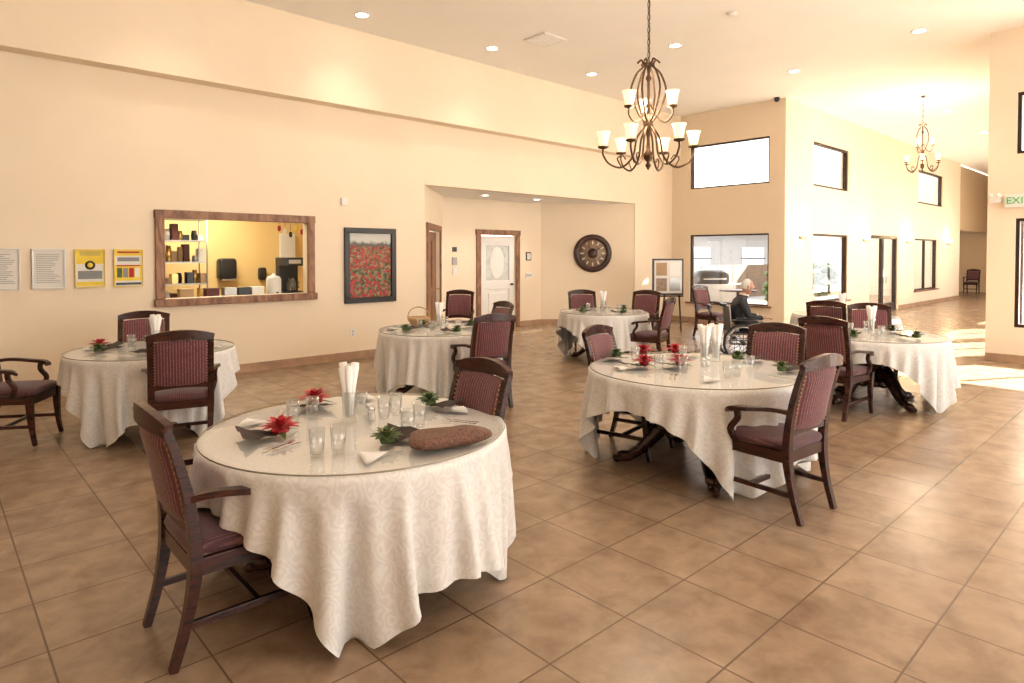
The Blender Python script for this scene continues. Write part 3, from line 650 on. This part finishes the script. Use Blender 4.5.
def whitenap():
    b=MB()
    for q in range(3):
        z=.003+.005*q; s=1-.1*q
        P=[(-.1*s,-.03*s),(.10*s,-.06*s+.01*q),(.06*s,.07*s)]
        n=6; vs=[];fs=[]
        for i in range(n+1):
            for j in range(n+1-i):
                u=i/n; v=j/n; x=P[0][0]*(1-u-v)+P[1][0]*u+P[2][0]*v; y=P[0][1]*(1-u-v)+P[1][1]*u+P[2][1]*v
                vs.append((x,y,z+.006*math.sin(x*40+q)*math.cos(y*30)))
        idx={}
        k=0
        for i in range(n+1):
            for j in range(n+1-i): idx[(i,j)]=k; k+=1
        for i in range(n):
            for j in range(n-i):
                fs.append((idx[(i,j)],idx[(i+1,j)],idx[(i,j+1)]))
                if i+j<n-1: fs.append((idx[(i+1,j)],idx[(i+1,j+1)],idx[(i,j+1)]))
        b.add(vs,fs,napW,True)
    return b.mesh('folded_napkin')
WN=whitenap()
def put(nm,me,la,de,rot=0,z=TZ):
    x,y=C(la,de); return place(nm,me,(x,y,z),rot)
def G(la,de): put('drinking_glass',TU,la,de)
put('napkin_vase',NV,-.885,3.45)
for p in [(-1.18,3.42),(-1.10,3.5),(-.88,2.86),(-.80,2.92),(-.71,3.52),(-.53,3.22),(-.49,3.36),(-.86,3.62),(-.66,3.6)]: G(*p)
put('salt_shaker',SH,-.80,3.55); put('salt_shaker',SH,-.77,3.48)
put('poinsettia_napkin_ring',FR,-1.17,3.2,d(-10)); put('poinsettia_napkin_ring',FR,-1.2,3.86,d(60))
put('greenery_napkin_ring',FG,-.60,3.04,d(200)); put('greenery_napkin_ring',FG,-.50,3.82,d(120))
put('folded_napkin',WN,-.64,2.82,d(40),.776); put('folded_napkin',WN,-.34,3.70,d(-50),.776); put('folded_napkin',WN,-1.42,3.4,d(20),.776); put('folded_napkin',WN,-.95,4.0,d(-30),.776)
put('cutlery_set',CU,-1.08,2.98,d(-70)); put('cutlery_set',CU,-1.3,3.62,d(-30)); put('cutlery_set',CU,-.28,3.45,d(30))
wick=mat('woven_brown',(.14,.06,.035),.55,var=.6,scale=90,bump=.8,bscale=130)
b=MB(); b.sup((0,0,.036),(.2,.10,.036),wick,.55,.8,nu=40,nv=12,fn=lambda x,y,z:(x,y*(1-2.4*x)+.03*math.sin(x*9),z*(1+.35*math.sin(x*22)*math.cos(y*20)))); x,y=C(-.29,3.03); b.obj('woven_purse',(x,y,TZ+.005),d(-35))
put('napkin_vase',NV,1.62,5.35); put('napkin_vase',NV,1.74,5.42)
for p in[(1.60,4.72),(1.68,4.76),(1.32,4.9),(1.48,5.5),(1.05,5.42),(1.85,4.95),(1.15,4.98)]: G(*p)
for la,de,r,me,nm in[(1.08,5.2,0,FR,'poinsettia_napkin_ring'),(1.2,5.8,60,FR,'poinsettia_napkin_ring'),(1.5,5.85,90,FR,'poinsettia_napkin_ring'),(.92,5.62,30,FG,'greenery_napkin_ring'),(2.1,4.95,160,FG,'greenery_napkin_ring'),(1.95,5.5,110,FG,'greenery_napkin_ring'),(1.38,5.22,0,FR,'poinsettia_napkin_ring')]: put(nm,me,la,de,d(r))
put('folded_napkin',WN,.86,5.05,d(30),.776); put('folded_napkin',WN,1.42,4.6,d(0),.776); put('salt_shaker',SH,1.6,5.2); put('salt_shaker',SH,1.55,5.15); put('cutlery_set',CU,1.2,4.72,d(-60)); put('cutlery_set',CU,2.0,4.68,0)
def setting(la,de,red=True,n=2):
    put('napkin_vase',NV,la,de+.05); put('salt_shaker',SH,la+.1,de); 
    for q in range(4):
        a=q*math.pi/2+.6; rr=.45
        G(la+.25*math.cos(a+.75),de+.25*math.sin(a+.75))
        put('greenery_napkin_ring' if (q%2 or not red) else 'poinsettia_napkin_ring',FG if (q%2 or not red) else FR,la+rr*math.cos(a),de+rr*math.sin(a),a)
        put('cutlery_set',CU,la+.58*math.cos(a+.6),de+.58*math.sin(a+.6),a)
        put('folded_napkin',WN,la+.58*math.cos(a-.5),de+.58*math.sin(a-.5),a+1,.776)
setting(-3.5,6.2,False); put('poinsettia_napkin_ring',FR,-4.02,6.2,d(180))
setting(-.90,7.85,False); setting(1.48,10.3,False); setting(4.15,7.3,False); setting(5.08,9.75,False)
x,y=C(-1.22,8.32); b=MB(); bas=mat('wicker_tan',(.5,.3,.14),.7,var=.4,scale=60); b.lathe([(0,0),(.1,0),(.14,.06),(.15,.1),(.14,.1),(.1,.02),(0,.02)],(0,0,0),bas,24); b.tube([(.14*math.cos(t),0,.1+.13*math.sin(t)) for t in [math.pi*i/10 for i in range(11)]],.008,bas,6); b.obj('wicker_basket',(x,y,TZ),ang(0,1))
# ---------------------------------------------------------------- chandelier
def chandelier_mesh(chain):
    b=MB()
    b.lathe([(0,-.02),(.012,0),(.03,.03),(.012,.06),(.045,.10),(.05,.14),(.02,.18),(.014,.3),(.03,.36),(.05,.42),(.03,.48),(.014,.52),(.014,.85),(.03,.88),(.014,.92),(.02,1.0),(.0,1.02)],(0,0,0),iron,16)
    for q in range(6):
        M=Matrix.Rotation(q*math.pi/3+.25,4,'Z')
        b.tube(smoothpath([(.03,0,.42),(.11,0,.30),(.15,0,.12),(.26,0,.015),(.38,0,.05),(.44,0,.14),(.44,0,.20)],6),.010,iron,6,M=M,up=(0,1,0))
        b.tube(smoothpath([(.26,0,.015),(.30,0,.10),(.25,0,.13),(.22,0,.09)],5),.007,iron,6,M=M,up=(0,1,0))
        b.lathe([(.0,.19),(.05,.205),(.055,.22),(.03,.225)],(.44,0,0),iron,14,M=M)
        b.lathe([(.02,.225),(.04,.24),(.048,.29),(.055,.33),(.068,.36),(.065,.36),(.05,.33),(.043,.29),(.036,.245),(0,.235)],(.44,0,0),shadeM,18,M=M)
        b.tube(smoothpath([(.03,0,.45),(.10,0,.55),(.17,0,.75),(.12,0,.92),(.05,0,1.0),(.07,0,1.06),(.11,0,1.03)],6),.010,iron,6,M=M,up=(0,1,0))
    for q in range(3):
        M=Matrix.Rotation(q*2*math.pi/3+.8,4,'Z')
        b.tube(smoothpath([(.02,0,.62),(.08,0,.50),(.17,0,.44),(.24,0,.50),(.24,0,.57)],6),.009,iron,6,M=M,up=(0,1,0))
        b.lathe([(.0,.56),(.045,.575),(.05,.59),(.03,.595)],(.24,0,0),iron,14,M=M)
        b.lathe([(.02,.595),(.04,.61),(.048,.66),(.055,.70),(.068,.73),(.065,.73),(.05,.70),(.043,.66),(.036,.615),(0,.605)],(.24,0,0),shadeM,18,M=M)
    n=int(chain/.06)
    for i in range(n):
        z=1.02+(i+.5)*chain/n; a=(i%2)*math.pi/2
        M=Matrix.Translation((0,0,z))@Matrix.Rotation(a,4,'Z')
        b.tube([(.014*math.cos(t),0,.038*math.sin(t)) for t in [2*math.pi*k/8 for k in range(8)]],.004,iron,5,closed=True,up=(0,1,0),M=M)
    b.tube([(0.004,0,1.0),(0.004,0,1.02+chain)],.004,blackM,5)
    b.lathe([(0,1.0+chain-.03),(.05,1.0+chain-.01),(.07,1.02+chain)],(0,0,0),iron,20)
    return b.mesh('chandelier')
for la,de,zb,sc in((1.34,6.3,2.53,1),(9.1,14.2,3.52,.78)):
    x,y=C(la,de); o=place('chandelier',chandelier_mesh(CH-zb-1.02),(x,y,zb)); o.scale=(sc,sc,1)
    l=bpy.data.lights.new('chandelier_bulbs','POINT'); l.energy=75; l.color=(1,.82,.6); l.shadow_soft_size=.3
    o=bpy.data.objects.new('chandelier_bulbs',l); coll.objects.link(o); o.location=(x,y,zb+.55)
# ---------------------------------------------------------------- wheelchair and man
def wheelchair():
    b=MB()
    for s in(-1,1):
        x=s*.30; cy,cz=-.08,.305
        circ=lambda r,xx,n=28:[(xx,cy+r*math.cos(2*math.pi*i/n),cz+r*math.sin(2*math.pi*i/n)) for i in range(n)]
        b.tube(circ(.29,x,36),.018,rubber,8,closed=True,up=(1,0,0)); b.tube(circ(.272,x,36),.008,steel,6,closed=True,up=(1,0,0)); b.tube(circ(.25,x+s*.035,36),.008,chrome,6,closed=True,up=(1,0,0))
        for i in range(12):
            a=2*math.pi*i/12; b.tube([(x,cy,cz),(x,cy+.27*math.cos(a),cz+.27*math.sin(a))],.005,rubber,4,up=(1,0,0))
        b.tube([(x-s*.04,cy,cz),(x+s*.04,cy,cz)],.03,rubber,10)
        cc=[(s*.24,.36+.085*math.cos(2*math.pi*i/16),.1+.085*math.sin(2*math.pi*i/16)) for i in range(16)]; b.tube(cc,.014,rubber,6,closed=True,up=(1,0,0)); b.tube([(s*.24,.36,.1),(s*.24,.34,.3)],.01,steel,6)
        b.tube([(s*.24,-.26,.28),(s*.24,-.25,.45),(s*.24,-.28,.88),(s*.24,-.40,.90)],.012,steel,8,up=(1,0,0)); b.tube([(s*.24,-.33,.89),(s*.24,-.43,.90)],.018,rubber,8)
        b.tube([(s*.24,-.26,.28),(s*.24,.35,.28),(s*.24,.38,.45)],.012,steel,8,up=(1,0,0)); b.tube([(s*.24,-.25,.44),(s*.24,.36,.44),(s*.22,.44,.4),(s*.2,.52,.12)],.012,steel,8,up=(1,0,0))
        b.tube([(s*.26,-.25,.66),(s*.26,.15,.66),(s*.25,.2,.6),(s*.24,.2,.44)],.011,steel,8,up=(1,0,0)); b.box((s*.26,-.03,.68),(.055,.3,.035),leather)
        b.box((s*.13,.56,.11),(.16,.16,.015),leather)
    b.box((0,.04,.45),(.46,.44,.04),leather); b.box((0,-.265,.67),(.46,.02,.42),leather)
    b.tube([(-.29,-.08,.305),(.29,-.08,.305)],.012,steel,8)
    return b
wx,wy=C(3.72,10.2); wr=ang(1,-.12)
wheelchair().obj('wheelchair',(wx,wy,0),wr)
def skin_mesh(V,E,Rd,root=0,lv=2):
    me=bpy.data.meshes.new('sk'); me.from_pydata(V,E,[]); o=bpy.data.objects.new('sk',me); coll.objects.link(o)
    o.modifiers.new('Skin','SKIN')
    for i,r in enumerate(Rd):
        sv=me.skin_vertices[0].data[i]; sv.radius=(r,r) if not isinstance(r,tuple) else r; sv.use_root=(i==root)
    ss=o.modifiers.new('s','SUBSURF'); ss.levels=lv; ss.render_levels=lv
    dg=bpy.context.evaluated_depsgraph_get(); m2=bpy.data.meshes.new_from_object(o.evaluated_get(dg)); bpy.data.objects.remove(o); return m2
def addmesh(b,me,fn,M=None):
    vs=[tuple(v.co) for v in me.vertices]
    groups={}
    for p in me.polygons: groups.setdefault(fn(p.center),[]).append(tuple(p.vertices))
    o=len(b.v)
    for p in vs: b.v.append(tuple(M@Vector(p)) if M else p)
    for m,fs in groups.items():
        k=b.mi(m)
        for f in fs: b.f.append([i+o for i in f]); b.m.append(k); b.sm.append(True)
def man():
    b=MB()
    V=[(0,-.06,.56),(0,-.10,.68),(0,-.11,.84),(0,-.07,.98),(0,-.03,1.05),(0,.01,1.12)]
    Rd=[(.16,.12),(.16,.12),(.17,.125),(.14,.10),.062,.055]; E=[(0,1),(1,2),(2,3),(3,4),(4,5)]
    for s in(-1,1):
        i=len(V)
        V+=[(s*.17,-.06,.97),(s*.235,-.03,.86),(s*.255,.02,.73),(s*.22,.15,.715),(s*.17,.26,.715)]; Rd+=[.075,.062,.055,.047,.037]
        E+=[(3,i),(i,i+1),(i+1,i+2),(i+2,i+3),(i+3,i+4)]
        i=len(V)
        V+=[(s*.095,.0,.545),(s*.11,.2,.56),(s*.12,.40,.55),(s*.12,.45,.33),(s*.12,.48,.19),(s*.12,.50,.155),(s*.125,.62,.145)]; Rd+=[.10,.088,.07,.058,.045,.042,.034]
        E+=[(0,i)]+[(i+k,i+k+1) for k in range(6)]
    me=skin_mesh(V,E,Rd,lv=4)
    def fn(c):
        if c.z>1.05 and (c.x**2+(c.y+.01)**2)<.0064: return skinM
        if c.z<.2 : return blackM
        if c.z<.62 and (c.y>.06 or c.z<.5): return pants
        if c.y>.245 and c.z>.65: return skinM
        if c.z>.75 and c.y>0 and abs(c.x)<.02+.14*max(0,c.z-.82): return whiteM
        return suit
    addmesh(b,me,fn)
    b.tube([(.062*math.cos(t),-.005+.062*math.sin(t),1.075-.012*math.sin(t)) for t in [2*math.pi*i/16 for i in range(16)]],.014,whiteM,6,closed=True)
    b.tube([(.07*math.cos(t),-.01+.075*math.sin(t),1.05-.02*math.sin(t)) for t in [math.pi*.8+1.4*math.pi*i/14 for i in range(15)]],.02,suit,6)
    for s in(-1,1):
        b.tube([(s*.17+.038*math.cos(t),.243,.715+.038*math.sin(t)) for t in [2*math.pi*i/14 for i in range(14)]],.008,whiteM,6,closed=True,up=(0,1,0))
        V=[(s*.175,.245,.715),(s*.165,.29,.715),(s*.16,.325,.71)]; Rd=[.028,(.036,.016),(.038,.015)]
        E=[(0,1),(1,2)]
        addmesh(b,skin_mesh(V,E,Rd),lambda c:skinM)
        for q,(o,l) in enumerate([(-.03,.055),(-.01,.068),(.01,.073),(.03,.062)]):
            V=[(s*.16+o*1.0,.315,.712),(s*.16+o*1.1,.33+l*.45,.712),(s*.16+o*1.1,.33+l*.75,.698),(s*.16+o*1.05,.33+l*.85,.68)]
            addmesh(b,skin_mesh(V,[(0,1),(1,2),(2,3)],[.0095,.009,.0085,.007],lv=1),lambda c:skinM)
        V=[(s*.165-s*.025,.275,.712),(s*.165-s*.055,.305,.708),(s*.165-s*.062,.335,.70)]
        addmesh(b,skin_mesh(V,[(0,1),(1,2)],[.012,.0105,.009],lv=1),lambda c:skinM)
    hc=Vector((0,.045,1.215)); M=Matrix.Translation(hc)@Matrix.Rotation(-.12,4,'X')
    def hd(x,y,z):
        t=z/.12
        if t<0: x*=1-.28*t*t; 
        y2=y
        if y>0 and t<-.1: y2=y*(1-.05)
        if y<0 and t<-.2: y2=y*(1-.5*(-t-.2))
        k=1 if y>0 else 0
        nz=math.exp(-((z+.012)/.022)**2-(x/.014)**2)*.026*k
        nz2=math.exp(-((z-.012)/.022)**2-(x/.011)**2)*.012*k
        eye=-.010*math.exp(-((z-.012)/.013)**2-((abs(x)-.032)/.016)**2)*k
        brow=.006*math.exp(-((z-.032)/.010)**2-((abs(x)-.03)/.03)**2)*k
        mouth=-.006*math.exp(-((z+.055)/.005)**2-(x/.026)**2)*k+.005*math.exp(-((z+.063)/.007)**2-(x/.022)**2)*k
        chin=.014*math.exp(-((z+.095)/.02)**2-(x/.03)**2)*k
        return x,y2+nz+nz2+eye+brow+mouth+chin,z
    b.sup((0,0,0),(.078,.096,.12),skinM,1,1,nu=56,nv=48,M=M,fn=hd)
    for s in(-1,1):
        b.sup((s*.081,-.008,-.005),(.012,.02,.033),skinM,1,nu=12,nv=8,M=M)
        b.sup((s*.032,.081,.012),(.012,.010,.009),whiteM,1,nu=10,nv=8,M=M); b.sup((s*.032,.089,.012),(.005,.004,.005),blackM,1,nu=8,nv=6,M=M)
        b.sup((s*.032,.094,.034),(.018,.005,.004),hairM,1,nu=10,nv=6,M=M)
    b.sup((0,.083,-.057),(.024,.008,.004),lipM,1,nu=12,nv=6,M=M)
    vs=[];fs=[];nu,nv=44,20
    for i in range(nv+1):
        v=-.35+(math.pi/2+.35)*i/nv; top=max(0,math.sin(v))
        for j in range(nu+1):
            ext=.93-.13*top**3; u=math.pi*(ext+(3-2*ext-0)*j/nu)
            x=.083*math.cos(v)*math.cos(u); y=.102*math.cos(v)*math.sin(u); z=.126*math.sin(v)
            k=1+.025*math.sin(j*2.3)*math.sin(i*1.9); vs.append((x*k,y*k,z*k))
    for i in range(nv):
        for j in range(nu): k=i*(nu+1)+j; fs.append((k,k+1,k+nu+2,k+nu+1))
    b.add(vs,fs,hairM,True,M)
    return b
o=man().obj('elderly_man',(wx,wy,0),wr)
o.scale=(.98,.98,.97)
# ---------------------------------------------------------------- lights
w=bpy.data.worlds.new('World'); scene.world=w; w.use_nodes=True; bg=w.node_tree.nodes['Background']; bg.inputs['Color'].default_value=(1,.985,.96,1); bg.inputs['Strength'].default_value=3.3
s=bpy.data.lights.new('sun','SUN'); s.energy=40; s.color=(1,.95,.86); s.angle=.01; so=bpy.data.objects.new('sun',s); coll.objects.link(so)
dirv=Vector((-.88,.47,-.72)).normalized(); so.rotation_euler=dirv.to_track_quat('-Z','Y').to_euler(); so.location=(20,-10,15)
l=bpy.data.lights.new('kitchen_light','AREA'); l.energy=65; l.size=1.2; l.color=(1,.9,.7); o=bpy.data.objects.new('kitchen_light',l); coll.objects.link(o); o.location=(3.5,11,2.95)
# ---------------------------------------------------------------- camera
cam=bpy.data.cameras.new('camera'); co=bpy.data.objects.new('camera',cam); coll.objects.link(co); scene.camera=co
pitch=1.3; fpx=638
co.location=(0,0,1.68); co.rotation_euler=(math.radians(90-pitch),0,TH-math.pi/2)
cam.sensor_width=36; cam.lens=fpx/1024*36; cam.shift_y=-(86.5-fpx*math.tan(math.radians(pitch)))/1024; cam.clip_end=300; cam.clip_start=.05
scene.view_settings.view_transform='Standard'; scene.view_settings.look='None'; scene.view_settings.exposure=.55
